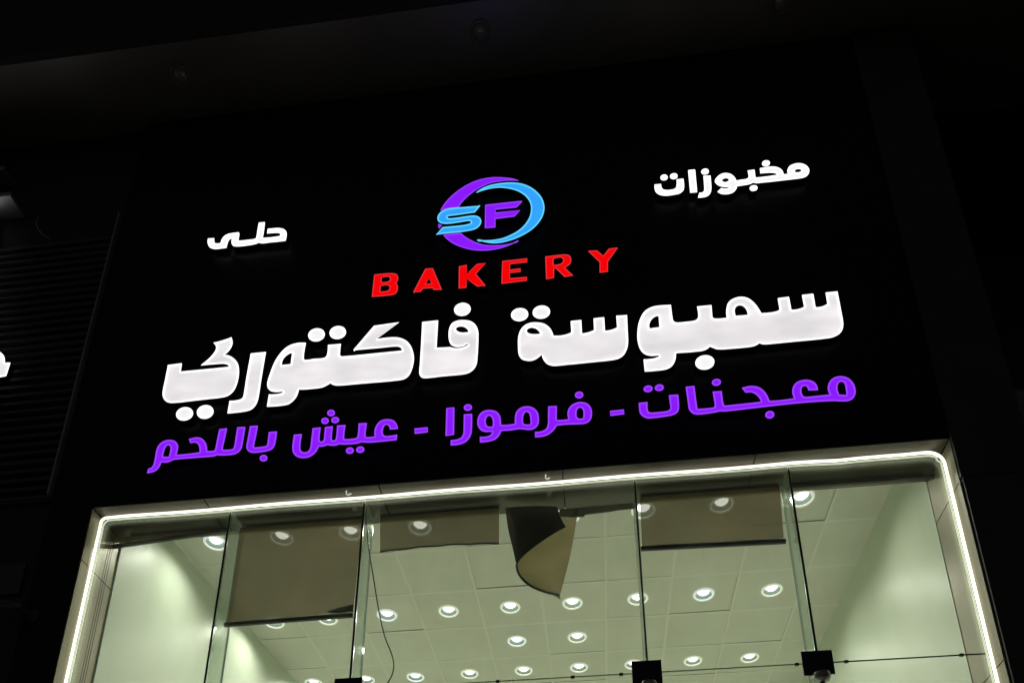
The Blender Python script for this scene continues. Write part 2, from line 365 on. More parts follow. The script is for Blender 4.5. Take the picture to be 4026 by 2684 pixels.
word('white_word_sign', 'big white lit Arabic word at left of the main line, ending in two low dots', 'sign', [
 ('letter', [O('a: 200,770c 376,747c 362,854c 600,832 984,794c 970,765 920,750 800,755 620,772c 700,710 770,640 815,570 815,525 787,485c 900,455 1015,415c 1028,480 1010,540 965,600 912,640c 980,648 1050,690 1095,750 1110,830 1105,920 1080,1020 1040,1100 970,1160 880,1184 700,1205 500,1228 300,1250 200,1246 145,1202 130,1130 160,970')]),
 ('dot', [dot('a', 412, 1395, 110, 83, -14)]), ('dot', [dot('a', 677, 1370, 108, 85, -14)]),
 ('letter', [O('a: 1263,622c 1456,602c 1405,900 1357,1200 1330,1270 1280,1330 1200,1360 963,1388c 990,1232c 1110,1217 1158,1192 1177,1120 1205,940')]),
 ('letter', [O('a: 1970,485c 1850,490 1740,530 1650,610 1570,730 1510,880 1474,1000 1480,1060 1520,1100 1600,1112 1688,1098c 1660,1130 1600,1143 1495,1150c 1470,1302c 1720,1278 1790,1240 1850,1170 1880,1080c b: 0,1162 200,1140 260,1115 310,1084c 345,1105 400,1115 700,1090 1180,1045 1260,1010 1310,930 1340,800 1330,700 1290,610 1220,550 1110,523 872,546c 1157,335c 850,382c 595,679c 900,652 1135,632 1180,650 1194,688c 850,722 470,758 432,748 430,700 440,604c 282,618c 270,740 240,775 100,790 a: 1975,706 1942,690'),
   O('a: 1795,605c 1775,760c 1658,772c 1672,700 1725,640')]),
 ('dot', [dot('b', 140, 492, 103, 78, -12)]), ('dot', [dot('b', 402, 463, 102, 78, -12)]),
 ('letter', [O('b: 1443,336c 1639,317c 1619,655c 1786,644c 1840,658 1910,656 1970,638 2006,616c 2006,590c 1960,622 1900,638 1840,634 1795,606 1772,550 1768,490 1775,420 1810,352 1880,318 1950,311 2040,325 2100,370 2132,440 2135,560 2125,750 2110,860 2060,930 1980,970 1700,1000 1500,1022 1440,1016 1408,975 1415,850 1430,600'),
   O('b: 1856,420 1880,392 1930,385 1980,402 2022,456c 1960,466 1890,456')]),
 ('dot', [dot('b', 1938, 178, 103, 78, -10)])], WH, .006, G1)

# --- purple line
word('purple_word_sign', 'purple lit Arabic word at the right end of the lowest line', 'sign', [
 ('letter', [O('p: 335,298c 413,290c 415,360 430,380 500,378 590,366 612,345 608,310 598,231c 680,225c 688,330 680,370 640,400 550,418 420,432 380,420 345,385 338,340')]),
 ('dot', [dot('p', 417, 175, 40, 28)]), ('dot', [dot('p', 515, 165, 40, 28)]),
 ('letter', [O('p: 745,158c 822,150c 835,260 848,350c 985,338 998,325 992,270 980,200c 1060,195c 1075,305 1088,322c 1250,305 1402,288c 1390,258 1360,225 1320,205 1270,208c 1235,168c 1310,150 1380,160 1430,195 1460,240 1476,280c 1560,275 1692,258c 1675,210 1680,160 1710,120 1770,98 1830,100 1880,130 1900,185c 1815,188c 1805,160 1785,148 1760,160 1754,195 1765,233 1785,245 1900,235 2002,225c 1985,180 1990,130 2030,82 2095,65 2160,80 2210,130 2228,200 2215,245 2180,275 2120,283 2040,280 1900,286 1700,302 1400,335 1088,371 1045,369c 1000,380 860,398 810,390 775,355 765,300'),
   O('p: 2084,226c 2068,170 2080,122 2105,112 2130,125 2142,180 2149,229c')]),
 ('dot', [dot('p', 1013, 118, 40, 29)]), ('dot', [dot('p', 1478, 400, 40, 32)])], PU, .0055, G1)
word('purple_word_sign', 'purple lit Arabic word in the middle of the lowest line, between two dashes', 'sign', [
 ('letter', [O('q: 455,222c 549,213c 545,525c 446,539c')]),
 ('letter', [O('q: 658,292c 754,285c 750,480 735,540 690,600 620,635 506,649c 506,589c 580,580 630,555 652,510 655,440')]), ('dot', [dot('q', 705, 212, 48, 37)]),
 ('letter', [O('q: 960,240 1040,262 1080,320 1087,412c 1160,412 1246,400c 1248,330 1260,270 1310,217 1380,198 1450,210 1505,255 1525,320 1520,400 1480,450 1420,470 1300,460 1200,475 1090,481c 1070,530 1020,580 950,603 844,615c 843,552c 930,545 970,525 987,489c 900,492 850,470 818,420 815,350 840,290 890,252'),
   O('q: 990,432c 988,345 950,303 913,345 918,410 940,432'), O('q: 1346,395 1345,310 1365,268 1390,262 1415,285 1425,340 1428,406c 1375,409')]),
 ('letter', [O('q: 1632,200c 1733,195c 1731,357c 1800,355 1869,346c 1855,300 1862,240 1900,187 1960,156 2020,148 2090,170 2130,220 2140,280 2125,350 2080,390 2020,402 1850,408 1732,420c 1700,470 1640,520 1580,545 1481,555c 1481,494c 1560,485 1610,455 1628,400 1630,300'),
   O('q: 1960,280 1967,235 2000,210 2033,235 2040,290 2035,338c 1985,340 1962,315')]),
 ('dot', [dot('q', 1990, 67, 49, 38)])], PU, .0055, G1)
word('purple_word_sign', 'purple lit Arabic word with three dots above it, left of a dash', 'sign', [
 ('letter', [O('r: 137,490c 255,480c 232,640 235,710 265,745 310,750 355,730 380,680 395,560 415,392c 535,380c 517,560 530,588 562,588 582,560 590,480 600,375c 717,362c 700,550 715,573 745,570 763,540 780,352c 906,345c 884,535 900,554 1060,540 1085,512 1100,322c 1225,315c 1203,505 1220,525 1342,515c 1335,450 1350,380 1400,305 1470,265 1550,258 1620,275 1670,330 1688,400c 1565,410c 1555,365 1520,338 1485,355 1462,420 1465,480 1500,508 1570,505 1676,489c 1668,568c 1400,595 1280,605 1135,600c 1080,620 880,635 810,628c 760,648 690,650 630,642c 580,660 505,668c 480,720 430,780 350,825 260,835 180,815 125,760 112,680 120,600')]),
 ('dot', [dot('r', 690, 165, 58, 47)]), ('dot', [dot('r', 600, 282, 57, 46)]), ('dot', [dot('r', 752, 270, 60, 45)]),
 ('dot', [dot('r', 970, 725, 60, 47)]), ('dot', [dot('r', 1125, 710, 62, 47)])], PU, .0055, G1)
word('purple_word_sign', 'purple lit Arabic word at the left end of the lowest line', 'sign', [
 ('letter', [O('s: 1660,138c 1781,132c 1750,300 1718,455 1735,465 1800,460 1900,446 1925,425 1935,350 1950,230c 2076,220c 2060,340 2040,430 2000,490 1930,520 1800,542 1680,545 1625,515 1602,465 1615,380')]),
 ('dot', [dot('s', 1868, 630, 60, 49)]),
 ('letter', [O('s: 1465,155c 1588,151c 1560,320 1530,470 1490,530 1420,570 1330,583 1180,587 1150,580c 1110,600 850,622 480,655 440,675 380,697 293,692c 270,750 220,815 160,845 73,862c 92,793c 140,775 170,735 190,660 215,520 240,450 300,385 370,355 440,350 510,370 550,430 548,490 525,581c 700,565 882,542c 880,480 860,420 820,390 740,399c 716,340c 800,315 880,312 940,345 985,410 1000,522c 1080,520 1115,510 1130,460 1160,310 1188,185c 1306,172c 1270,340 1238,490 1255,502 1380,495 1410,470 1440,300'),
   O('s: 408,612c 430,520 435,465 405,428 365,450 335,520 316,607c')])], PU, .0055, G1)
for lab, o in (('small purple lit dash nearest the right end of the lowest line', 'p: 85,368c 206,355c 210,395c 88,410c'), ('small purple lit dash left of the middle purple word', 'q: 87,455c 241,440c 241,497c 90,515c')):
    c = O(o); e = centre([c]); e.y = FY
    d = thing('dash_sign', lab, 'sign', e, 'purple dashes of the lowest line'); letter('dash', [c], PU, d, lip=.0055)

# ------------------------------------------------------------------ the shop building
shop = thing('shop_building', 'black clad shop front with a tall glazed opening under a canopy', 'building', (0, FY, 0))
NX = at(342, 1400, FY).x                    # left edge of the sign panel
PX = .6725*FY                               # right edge of the pilaster
box('sign_panel', (NX+.01, FY, ZT+.012), (XR-.004, FY+.09, SOF-.004), M['black'], shop)
box('pier', (NX+.01, FY, -EYE), (XL-.012, FY+.09, ZT+.009), M['black'], shop)
zj = at(3900, 1872, FY).z-EYE
box('pilaster', (XR+.004, FY-.022, zj+.004), (PX, FY+.07, SOF-.004), M['pil'], shop)
box('pilaster', (XR+.012, FY-.022, -EYE), (PX, FY+.07, zj-.004), M['pil'], shop)
box('inner_wall', (XL-.3, FY+.092, ZT+.015), (XR+.3, 4.60, CZ+.5), M['dark'], shop)
box('side_return', (PX-.08, FY+.072, -EYE), (PX-.002, 11.0, SOF), M['dark'], shop)
# reveal panels, with dark open joints between them
TOPJ = [at(800, 1960, FY).x, at(1488, 1903, FY).x, at(2211, 1850, FY).x, at(2971, 1781, FY).x]
xs = [XL] + TOPJ + [XR]
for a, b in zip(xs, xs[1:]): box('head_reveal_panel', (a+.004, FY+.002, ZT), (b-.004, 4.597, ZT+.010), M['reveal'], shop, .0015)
LJ = [at(315, 2197, FY).z-EYE]; LJ += [LJ[0]-1.28, LJ[0]-2.56, LJ[0]-3.84]
RJ = [at(3775, 1891, FY).z-EYE, at(3953, 2590, FY).z-EYE]; RJ += [RJ[1]-1.28, RJ[1]-2.56]
for X, J, s, ye in ((XL, LJ, -1, 4.572), (XR, RJ, 1, 4.605)):
    zs = [ZT-.002] + J + [-EYE]
    for a, b in zip(zs, zs[1:]):
        lo, hi = sorted((X, X+s*.010)); box('side_reveal_panel', (lo, FY+.002, b+.004), (hi, ye, a-.004), M['reveal_lit'], shop, .0015)
for k in range(3): box('groove_line', (XL-.002, 4.455+.022*k, -EYE), (XL+.0015, 4.459+.022*k, ZT-.004), M['bar'], shop)
# interior shell
def quad_wall(name, p0, p1, z0, z1, thick, m):
    d = (Vector((p1[0], p1[1], 0))-Vector((p0[0], p0[1], 0))); nrm = Vector((d.y, -d.x, 0)).normalized()*thick
    bm = bmesh.new(); v = []
    for z in (z0+EYE, z1+EYE):
        for p in (Vector((*p0, 0)), Vector((*p1, 0)), Vector((*p1, 0))+nrm, Vector((*p0, 0))+nrm): v.append(bm.verts.new((p.x, p.y, z)))
    for q in ((0,1,2,3), (4,5,6,7), (0,1,5,4), (1,2,6,5), (2,3,7,6), (3,0,4,7)): bm.faces.new([v[i] for i in q])
    return link(name, tomesh(bm, name), m, shop)
BACK = 10.7
quad_wall('side_wall', (-3.508, 4.575), (-3.065, BACK), -EYE+.004, CZ+.25, -.2, M['wall'])
quad_wall('side_wall', (2.370, 4.607), (2.360, BACK), -EYE+.004, CZ+.25, .2, M['wall'])
box('back_wall', (-3.6, BACK, -EYE), (2.6, BACK+.2, CZ+.25), M['wall'], shop)
box('shop_floor', (-3.45, GY+.03, -EYE+.002), (2.36, BACK-.002, -EYE+.02), M['floor'], shop)
box('roof', (-3.7, 4.605, CZ+.3), (2.7, BACK+.2, CZ+.5), M['dark'], shop)

# canopy
SE = .434*SOF                               # its outer edge
box('soffit', (-9.0, SE, SOF), (14.0, 4.9, SOF+.03), M['soffit'], shop)
box('canopy_fascia', (-9.0, SE-.05, SOF+.002), (14.0, SE-.002, SOF+.9), M['dark'], shop)
box('canopy_roof', (-9.0, SE-.05, SOF+.91), (14.0, 7.5, SOF+1.0), M['dark'], shop)

# ------------------------------------------------------------------ suspended ceiling and its downlights
TX, TY0, TS, TD = .160, 5.456, .600, .588
rows = [(5.165, [-3.12, -2.54, -1.95, -1.362, -.141, .465, 1.084, 1.703], 'first row behind the glass'),
        (6.338, [-3.088, -2.547, -1.955, -1.349, -.751, -.156, .459, 1.07, 1.693], 'long second row'),
        (6.92, [-.751, -.133], 'short pair between the second and third rows'),
        (7.505, [-3.11, -2.508, -1.946, -1.34, -.741, -.136, .452, 1.084, 1.682], 'lowest visible row'),
        (8.68, [-3.0, -2.5, -1.94, -1.34, -.74, -.14, .46, 1.07, 1.68], 'unseen added far row')]  # out of view, added to brighten the room
LIGHTS = [(x, y) for y, L, _ in rows for x in L]
bm = bmesh.new(); z0 = CZ+EYE
i0, i1, j0, j1 = -7, 4, -2, 9
def tile(x0, x1, y0, y1, hole):
    dz = .0016+random.random()*.003; tx, ty = random.uniform(-.004, .004), random.uniform(-.003, .003)
    def P(x, y): return (x, y, z0+dz+tx*(x-x0)/(x1-x0)+ty*(y-y0)/(y1-y0))
    if hole:
        n = 32; inn = []; outr = []
        for k in range(n):
            t = 2*math.pi*(k+.5)/n; c, s = math.cos(t), math.sin(t)
            inn.append(bm.verts.new(P(hole[0]+.088*c, hole[1]+.088*s)))
            # ray from the hole's centre to the tile's edge
            kx = ((x1 if c > 0 else x0)-hole[0])/c; ky = ((y1 if s > 0 else y0)-hole[1])/s; q = min(kx, ky)
            outr.append(bm.verts.new(P(hole[0]+q*c, hole[1]+q*s)))
        for cx_, cy_ in ((x0, y0), (x1, y0), (x1, y1), (x0, y1)):
            a_ = math.atan2(cy_-hole[1], cx_-hole[0]); k = round(a_/(2*math.pi/n)-.5) % n; outr[k].co = P(cx_, cy_)
        for k in range(n): bm.faces.new((inn[k], outr[k], outr[(k+1) % n], inn[(k+1) % n]))
    else: bm.faces.new([bm.verts.new(P(*q)) for q in ((x0, y0), (x1, y0), (x1, y1), (x0, y1))])
for i in range(i0, i1+1):
    for j in range(j0, j1+1):
        x0, y0 = TX+i*TS, TY0+j*TD; x1, y1 = x0+TS, y0+TD
        if y1 < 4.62: continue
        h = [(lx, ly) for lx, ly in LIGHTS if x0 < lx < x1 and y0 < ly < y1]
        tile(x0+.0115, x1-.0115, y0+.0115, y1-.0115, h[0] if h else None)
for i in range(i0, i1+2):
    x = TX+i*TS; addbox(bm, (x-.012, 4.60, z0), (x+.012, BACK, z0+.0015), 1)
for j in range(j0, j1+2):
    y = TY0+j*TD
    if y < 4.6: continue
    for i in range(i0, i1+1): addbox(bm, (TX+i*TS+.0125, y-.012, z0), (TX+(i+1)*TS-.0125, y+.012, z0+.0015), 1)
for f in bm.faces:
    if f.normal.z > 0: f.normal_flip()
me = bpy.data.meshes.new('suspended_ceiling'); bm.to_mesh(me); bm.free()
ceil = link('suspended_ceiling', me, [M['tile'], M['tbar']], shop)

WATT = 33.0
lamp_d = bpy.data.lights.new('downlight_beam', 'SPOT'); lamp_d.energy = WATT; lamp_d.color = (1, .985, .87)
lamp_d.spot_size = math.radians(150); lamp_d.spot_blend = 1.0; lamp_d.shadow_soft_size = .03
def mesh_of(fn, name):
    b = bmesh.new(); fn(b); return tomesh(b, name)
ring_me = mesh_of(lambda b: lathe_into(b, [(.078, .002), (.076, -.006), (.082, -.011), (.092, -.010), (.097, -.004), (.098, .004)], (0, 0, 0)), 'trim_ring')
def refl_fn(b):
    lathe_into(b, [(.078, .000), (.072, .022), (.066, .045), (.058, .060)], (0, 0, 0))
refl_me = mesh_of(refl_fn, 'reflector')
def bulb_fn(b):
    r = lathe_into(b, [(.054, .060), (.057, .046), (.053, .030), (.041, .017), (.021, .010), (.003, .008)], (0, 0, 0)); b.faces.new(r[-1])
bulb_me = mesh_of(bulb_fn, 'lamp')
for m_, k in ((ring_me, 'ring'), (refl_me, 'refl'), (bulb_me, 'bulb')): m_.materials.append(M[k])
ring_c, bulb_c = ring_me.copy(), bulb_me.copy(); ring_c.materials[0] = M['ringc']; bulb_c.materials[0] = M['bulbc']
COOL = {(-1.955, 6.338), (-.751, 6.92), (-1.946, 7.505), (1.07, 6.338), (-3.12, 5.165)}
ORD = ['leftmost', 'second from the left', 'third from the left', 'fourth from the left', 'fifth from the left', 'sixth from the left', 'seventh from the left', 'eighth from the left', 'rightmost']
for y, L, rn in rows:
    for k, x in enumerate(L):
        nm = 'left one' if len(L) == 2 and k == 0 else 'right one' if len(L) == 2 else ('rightmost' if k == len(L)-1 else ORD[k])
        t = thing('ceiling_downlight', f'lit round recessed downlight, {nm} of the {rn}', 'downlight', (x, y, CZ+EYE), 'lit downlights in the shop ceiling')
        cool = (x, y) in COOL
        for pn, m_ in (('trim_ring', ring_c if cool else ring_me), ('reflector', refl_me), ('bulb', bulb_c if cool else bulb_me)):
            o = bpy.data.objects.new(pn, m_); COL.objects.link(o); o.parent = t
        lo = bpy.data.objects.new('beam', lamp_d); COL.objects.link(lo); lo.parent = t; lo.location = (0, 0, -.004)

# unlit downlights under the canopy
sring = mesh_of(lambda b: lathe_into(b, [(.062, .0), (.060, -.008), (.078, -.012), (.088, -.008), (.090, -.001)], (0, 0, 0)), 'trim_ring'); sring.materials.append(M['soffit'])
def slens(b):
    r = lathe_into(b, [(.062, -.002), (.050, -.012), (.030, -.020), (.006, -.023)], (0, 0, 0)); b.faces.new(r[-1])
slens_me = mesh_of(slens, 'lens'); slens_me.materials.append(M['lens'])
for (px, py, lab) in ((710, 300, 'unlit round downlight in the dark canopy, far left'), (1888, 128, 'unlit round downlight in the canopy above the round emblem'), (3073, 8, 'unlit round downlight in the canopy, cut by the top edge')):
    p = atz(px, py, SOF); t = thing('canopy_downlight', lab, 'downlight', p, 'unlit downlights under the canopy')
    for pn, m_ in (('trim_ring', sring), ('lens', slens_me)):
        o = bpy.data.objects.new(pn, m_); COL.objects.link(o); o.parent = t

# ------------------------------------------------------------------ the glazed front
win = thing('shop_window', 'tall frameless glass front of joined panes with black corner clamps', 'window', (0, GY, 0))
JX = [-.586*GY, -.3585*GY, .0797*GY, .3168*GY]
ZJ = .5885*GY
vx = [XL+.004] + JX + [XR-.004]
for a, b in zip(vx, vx[1:]):
    for z0_, z1_ in ((ZJ+.004, ZT-.003), (-EYE+.03, ZJ-.004)):
        box('pane', (a+.005, GY, z0_), (b-.005, GY+.010, z1_), M['glass'], win)
for x in JX:
    bmj = bmesh.new()
    addbox(bmj, (x-.004, GY-.001, -EYE+EYE+.03), (x+.004, GY+.012, ZT-.003+EYE), 0)
    for s in (-1, 1): addbox(bmj, (x+s*.0065-.0012, GY-.0015, .03), (x+s*.0065+.0012, GY+.0115, ZT-.003+EYE), 1)  # pale pane edges, the joint's highlights put into their colour
    link('joint_seal', tomesh(bmj, 'joint_seal'), [M['seal'], M['edge']], win)
    bmf = bmesh.new(); addbox(bmf, (x-.0075, GY+.014, .03), (x+.0075, 4.535, ZT-.004+EYE), 0)
    addbox(bmf, (x-.0078, 4.536, .03), (x+.0078, 4.539, ZT-.004+EYE), 1)
    link('glass_fin', tomesh(bmf, 'glass_fin'), [M['fin'], M['edge']], win)
bmj = bmesh.new()
for a, b in zip(vx, vx[1:]): addbox(bmj, (a+.012, GY+.001, ZJ-.003+EYE), (b-.012, GY+.009, ZJ+.003+EYE), 0 if b > 2 or a < -3 else 1)
for (px_) in (3134, 3330, 3790, 2440, 1957, 2250): 
    x = at(px_, 2610, GY).x; addbox(bmj, (x-.012, GY-.002, ZJ-.008+EYE), (x+.012, GY+.012, ZJ+.008+EYE), 2)
link('cross_joint', tomesh(bmj, 'cross_joint'), [M['seal'], M['edge'], M['clamp']], win)
for x in JX:
    c = box('patch_fitting', (x-.098, GY-.014, ZJ-.088), (x+.086, GY-.002, ZJ+.078), M['clamp'], win, .003)
    bmk = bmesh.new(); lathe_into(bmk, [(.001, -.150), (.045, -.135), (.055, -.110), (.050, -.088)], (x, GY-.02, ZJ+EYE), 20)
    tube_into(bmk, [(x, GY-.02, ZJ+EYE-.14), (x, GY-.02, ZJ+EYE-.40)], .016, 12)
    link('pivot', tomesh(bmk, 'pivot'), M['steel'], win)

# neon flex round the opening
yl = 4.309; o_ = .016; zt, xl, xr = ZT-o_, XL+o_, XR-o_
pts = [Vector((xl, yl, -EYE+.3)), Vector((xl, yl, 0)), Vector((xl, yl, 2))] + [Vector((xl, yl, 2+(zt-2.04)*k/6)) for k in range(1, 7)]
for k in range(1, 6): a = math.radians(18*k); pts.append(Vector((xl+.04-.04*math.cos(a), yl, zt-.04+.04*math.sin(a))))
N = 40; xk = at(3287, 1803, yl).x
for k in range(1, N):
    x = xl+.04+(xr-.10-xl-.04)*k/N
    sag = -.010*max(0, 1-abs(x-xk)/.22) + .003*math.sin(x*5.1)
    pts.append(Vector((x, yl, zt+sag)))
for k in range(0, 8): a = math.radians(90-90*k/7); pts.append(Vector((xr-.10+.10*math.cos(a), yl, zt-.10+.10*math.sin(a))))
pts += [Vector((xr, yl, 2.5)), Vector((xr, yl, 1)), Vector((xr, yl, -EYE+.3))]
pts = [p+Vector((0, 0, EYE)) for p in pts]
bm = bmesh.new(); tube_into(bm, pts, .0095, 10, 0)
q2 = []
for p in pts:                              # a thinner glowing tube standing in for the strip's reflection in the glass
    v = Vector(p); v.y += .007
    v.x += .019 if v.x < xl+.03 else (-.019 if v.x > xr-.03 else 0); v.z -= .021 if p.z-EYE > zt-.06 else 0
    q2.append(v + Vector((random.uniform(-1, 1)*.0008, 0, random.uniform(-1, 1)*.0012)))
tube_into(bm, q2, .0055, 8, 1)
tag(link('light_strip', tomesh(bm, 'light_strip'), [M['led'], M['led_reflection']]), 'glowing pale neon strip running round the edge of the glazed opening', 'light strip')
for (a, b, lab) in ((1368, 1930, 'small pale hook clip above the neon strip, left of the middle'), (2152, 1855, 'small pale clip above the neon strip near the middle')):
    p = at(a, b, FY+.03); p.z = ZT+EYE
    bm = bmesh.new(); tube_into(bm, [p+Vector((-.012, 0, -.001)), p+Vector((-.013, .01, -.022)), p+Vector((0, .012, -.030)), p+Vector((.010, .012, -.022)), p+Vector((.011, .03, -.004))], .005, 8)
    tag(link('strip_clip', tomesh(bm, 'strip_clip'), M['ring']), lab, 'clip', 'clips of the neon strip')  # clip is no lamp; its paleness comes from the trim's emission

# ------------------------------------------------------------------ blinds behind the glass
BY = 4.50
def sheet(name, poly, th, m, parent, Y):
    """a cloth outline given by photo points on its own hanging plane"""
    P = [at(x, y, Y) for x, y in poly]; bm = bmesh.new()
    A = [bm.verts.new(p) for p in P]; B = [bm.verts.new(p+Vector((0, th, 0))) for p in P]
    bm.faces.new(A); bm.faces.new(B[::-1]); n = len(P)
    for k in range(n): bm.faces.new((A[k], A[(k+1) % n], B[(k+1) % n], B[k]))
    return link(name, tomesh(bm, name), m, parent)
def cloth(name, tl, tr, bl, br, m, parent, Y, wav=.006, nx=24, nz=16, bottom=None):
    """single hanging cloth between photo corners, gently rippled"""
    a, b, c, d = [at(*q, Y) for q in (tl, tr, bl, br)]
    a.z = min(a.z, ZT+EYE-.03); b.z = min(b.z, ZT+EYE-.03)
    bm = bmesh.new(); G = []
    for j in range(nz+1):
        v = j/nz; row = []
        for i in range(nx+1):
            u = i/nx; p = (a.lerp(b, u)).lerp(c.lerp(d, u), v)
            if bottom and v > .5: p.z += bottom(u)*(v-.5)*2
            p.y += wav*v*math.sin(u*7+v*3)+wav*.5*v*math.sin(u*15+1)
            row.append(bm.verts.new(p))
        G.append(row)
    for j in range(nz):
        for i in range(nx): f = bm.faces.new((G[j][i], G[j][i+1], G[j+1][i+1], G[j+1][i])); f.smooth = True
    return link(name, tomesh(bm, name, True), m, parent)
def rail(name, p, q, Y, h, m, parent):                   # bottom rail from photo point p to q (lower edge)
    a, b = at(*p, Y), at(*q, Y); bm = bmesh.new(); vs = []
    for e_ in (a, b):
        for dy, dz in ((-.010, .002), (-.012, h), (.010, h), (.012, .002)): vs.append(bm.verts.new(e_+Vector((0, dy, dz))))
    for k in range(4): bm.faces.new((vs[k], vs[(k+1) % 4], vs[4+(k+1) % 4], vs[4+k]))
    bm.faces.new(vs[:4][::-1]); bm.faces.new(vs[4:]); bmesh.ops.bevel(bm, geom=bm.edges[:], offset=.003, segments=1, affect='EDGES')
    return link(name, tomesh(bm, name), m, parent)
def roll(x0, x1, parent, r=.018):
    return tube('roller', [(x0, BY+.035, ZT+EYE-.022), ((x0+x1)/2, BY+.035, ZT+EYE-.023), (x1, BY+.035, ZT+EYE-.022)], r, M['roller'], parent, 16)
def blind(label, x0, x1):
    t = thing('roller_blind', label, 'blind', ((x0+x1)/2, BY, ZT+EYE), 'roller blinds behind the glass')
    roll(x0, x1, t); return t
# leftmost, nearly rolled up
t = blind('rolled up brown blind in the leftmost bay, its rail slightly tilted', XL+.10, JX[0]-.05)
cloth('fabric', (425, 2085), (888, 2045), (425, 2140), (895, 2072), M['fabric'], t, BY, .002); rail('bottom_rail', (420, 2158), (890, 2091), BY, .030, M['bar'], t)
# second bay, half lowered
t = blind('brown see-through blind lowered furthest, in the second bay from the left', JX[0]+.02, JX[1]-.04)
cloth('fabric', (944, 2070), (1425, 2030), (886, 2456), (1388, 2416), M['fabric'], t, BY, .004); rail('bottom_rail', (880, 2463), (1389, 2425), BY, .032, M['bar'], t)
sheet('fold', [(1285, 2404), (1330, 2388), (1388, 2374), (1389, 2400), (1330, 2408)], .003, M['bar'], t, BY-.012)
# middle bay, short remnant with a stained, uneven hem
t = blind('short stained brown blind remnant with an uneven hem, left in the middle bay', JX[1]+.06, at(1960, 2100, BY).x)
cloth('fabric', (1494, 2030), (1962, 1996), (1494, 2168), (1962, 2135), M['fabric'], t, BY, .004, bottom=lambda u: .018*math.sin(u*3.1)+.004*math.sin(u*23))
tube('hem', [at(1494+(1962-1494)*k/12, 2168+(2135-2168)*k/12, BY-.004)+Vector((0, 0, .018*math.sin(k/12*3.1)+.004*math.sin(k/12*23))) for k in range(13)], .006, M['bar'], t, 6)
# fourth bay
t = blind('brown see-through blind part lowered, right of the middle bay', JX[2]+.05, JX[3]-.02)
cloth('fabric', (2515, 1950), (3063, 1900), (2525, 2148), (3082, 2115), M['fabric'], t, BY, .003); rail('bottom_rail', (2520, 2164), (3091, 2135), BY, .034, M['bar'], t)
# rightmost
t = blind('fully rolled up brown blind in the rightmost bay', JX[3]+.05, XR-.05)
cloth('fabric', (3110, 1870), (3690, 1820), (3112, 1905), (3690, 1860), M['fabric'], t, BY, .002); rail('bottom_rail', (3112, 1921), (3690, 1875), BY, .022, M['bar'], t)
# torn blind hanging twisted in the middle bay
def tp(x, y, Y): return at(1950+x*.2551, 1980+y*.2551, Y)
t = thing('torn_blind', 'torn dark blind hanging twisted, its backlit side curled outwards, in the middle bay', 'blind', tp(550, 120, BY))
def loft(name, A, B, m, n=8, bow=0):
    bm = bmesh.new(); G = []
    for a, b in zip(A, B):
        G.append([bm.verts.new(a.lerp(b, k/n)+Vector((0, bow*math.sin(math.pi*k/n), 0))) for k in range(n+1)])
    for r0, r1 in zip(G, G[1:]):
        for k in range(n):
            f = bm.faces.new((r0[k], r0[k+1], r1[k+1], r1[k])); f.smooth = True
    return link(name, tomesh(bm, name, True), m, t)
def res_(pts, n):
    P = smooth_path([Vector(p) for p in pts], [False]*len(pts), closed=False, step=20)
    L = [0]
    for a, b in zip(P, P[1:]): L.append(L[-1]+(b-a).length)
    out = []
    for k in range(n):
        s = L[-1]*k/(n-1); j = max(i for i in range(len(L)) if L[i] <= s+1e-9); j = min(j, len(P)-2)
        out.append(P[j].lerp(P[j+1], (s-L[j])/max(1e-9, L[j+1]-L[j])))
    return out
NN = 22
Lf = res_([(140, 60), (160, 200), (190, 400), (250, 650), (290, 830), (318, 960)], NN)
Rf = res_([(940, 40), (985, 180), (1035, 285), (1080, 355)], 8)[:-1] + res_([(1080, 355), (900, 452), (700, 582), (520, 718), (400, 825), (335, 912), (319, 962)], NN-7)
front = loft('front_fold', [tp(p.x, p.y, BY-.012-.030*(k/(NN-1))) for k, p in enumerate(Lf)], [tp(p.x, p.y, BY-.014-.055*min(1, k/9)*(1-max(0, k-9)/(NN-10)*.45)) for k, p in enumerate(Rf)], M['grey'], 8, -.012)
Lb = res_([(160, 60), (300, 300), (318, 700), (316, 930), (335, 1050), (410, 1165), (550, 1275), (760, 1360), (985, 1410)], NN)
Rb = res_([(1275, 60), (1255, 180), (1235, 290), (1190, 560), (1130, 850), (1060, 1130), (1010, 1320), (986, 1408)], NN)
back = loft('curled_back', [tp(p.x, p.y, BY-.010-.020*(k/(NN-1))) for k, p in enumerate(Lb)], [tp(p.x, p.y, BY+.010) for p in Rb], M['fabric_backlit'], 10, .05)
hem = [(316, 945), (335, 1050), (410, 1165), (550, 1275), (760, 1360), (985, 1410)]
tube('hem', [tp(p.x, p.y-6, BY-.016-.018*min(1, k/4)) for k, p in enumerate(res_(hem, 16))], .009, M['bar'], t, 6)
# ragged leftover strip under the head of the middle bay
ps = [(2200, 2000), (2492, 1975), (2492, 1998), (2430, 2004), (2400, 2010), (2340, 2017), (2300, 2022), (2296, 2030), (2250, 2032), (2200, 2028)]
tag(sheet('blind_scrap', ps, .004, M['roller'], None, BY+.02), 'ragged dark strip of torn blind under the head of the middle bay', 'blind')
# hanging cable
cp = [(1130, 200), (1150, 330), (1168, 520), (1212, 800), (1252, 1040), (1296, 1220), (1342, 1335), (1362, 1420), (1350, 1500), (1318, 1560), (1280, 1620), (1262, 1760), (1270, 2000)]
P = smooth_path([Vector((850+x*.5128, 1880+y*.5128)) for x, y in cp], [False]*len(cp), closed=False, step=14)
tag(tube('cable', [at(p.x, p.y, 4.42) for p in P], .0044, M['cable'], None, 8), 'thin black cable hanging loose inside the glass beside the middle bay', 'cable')

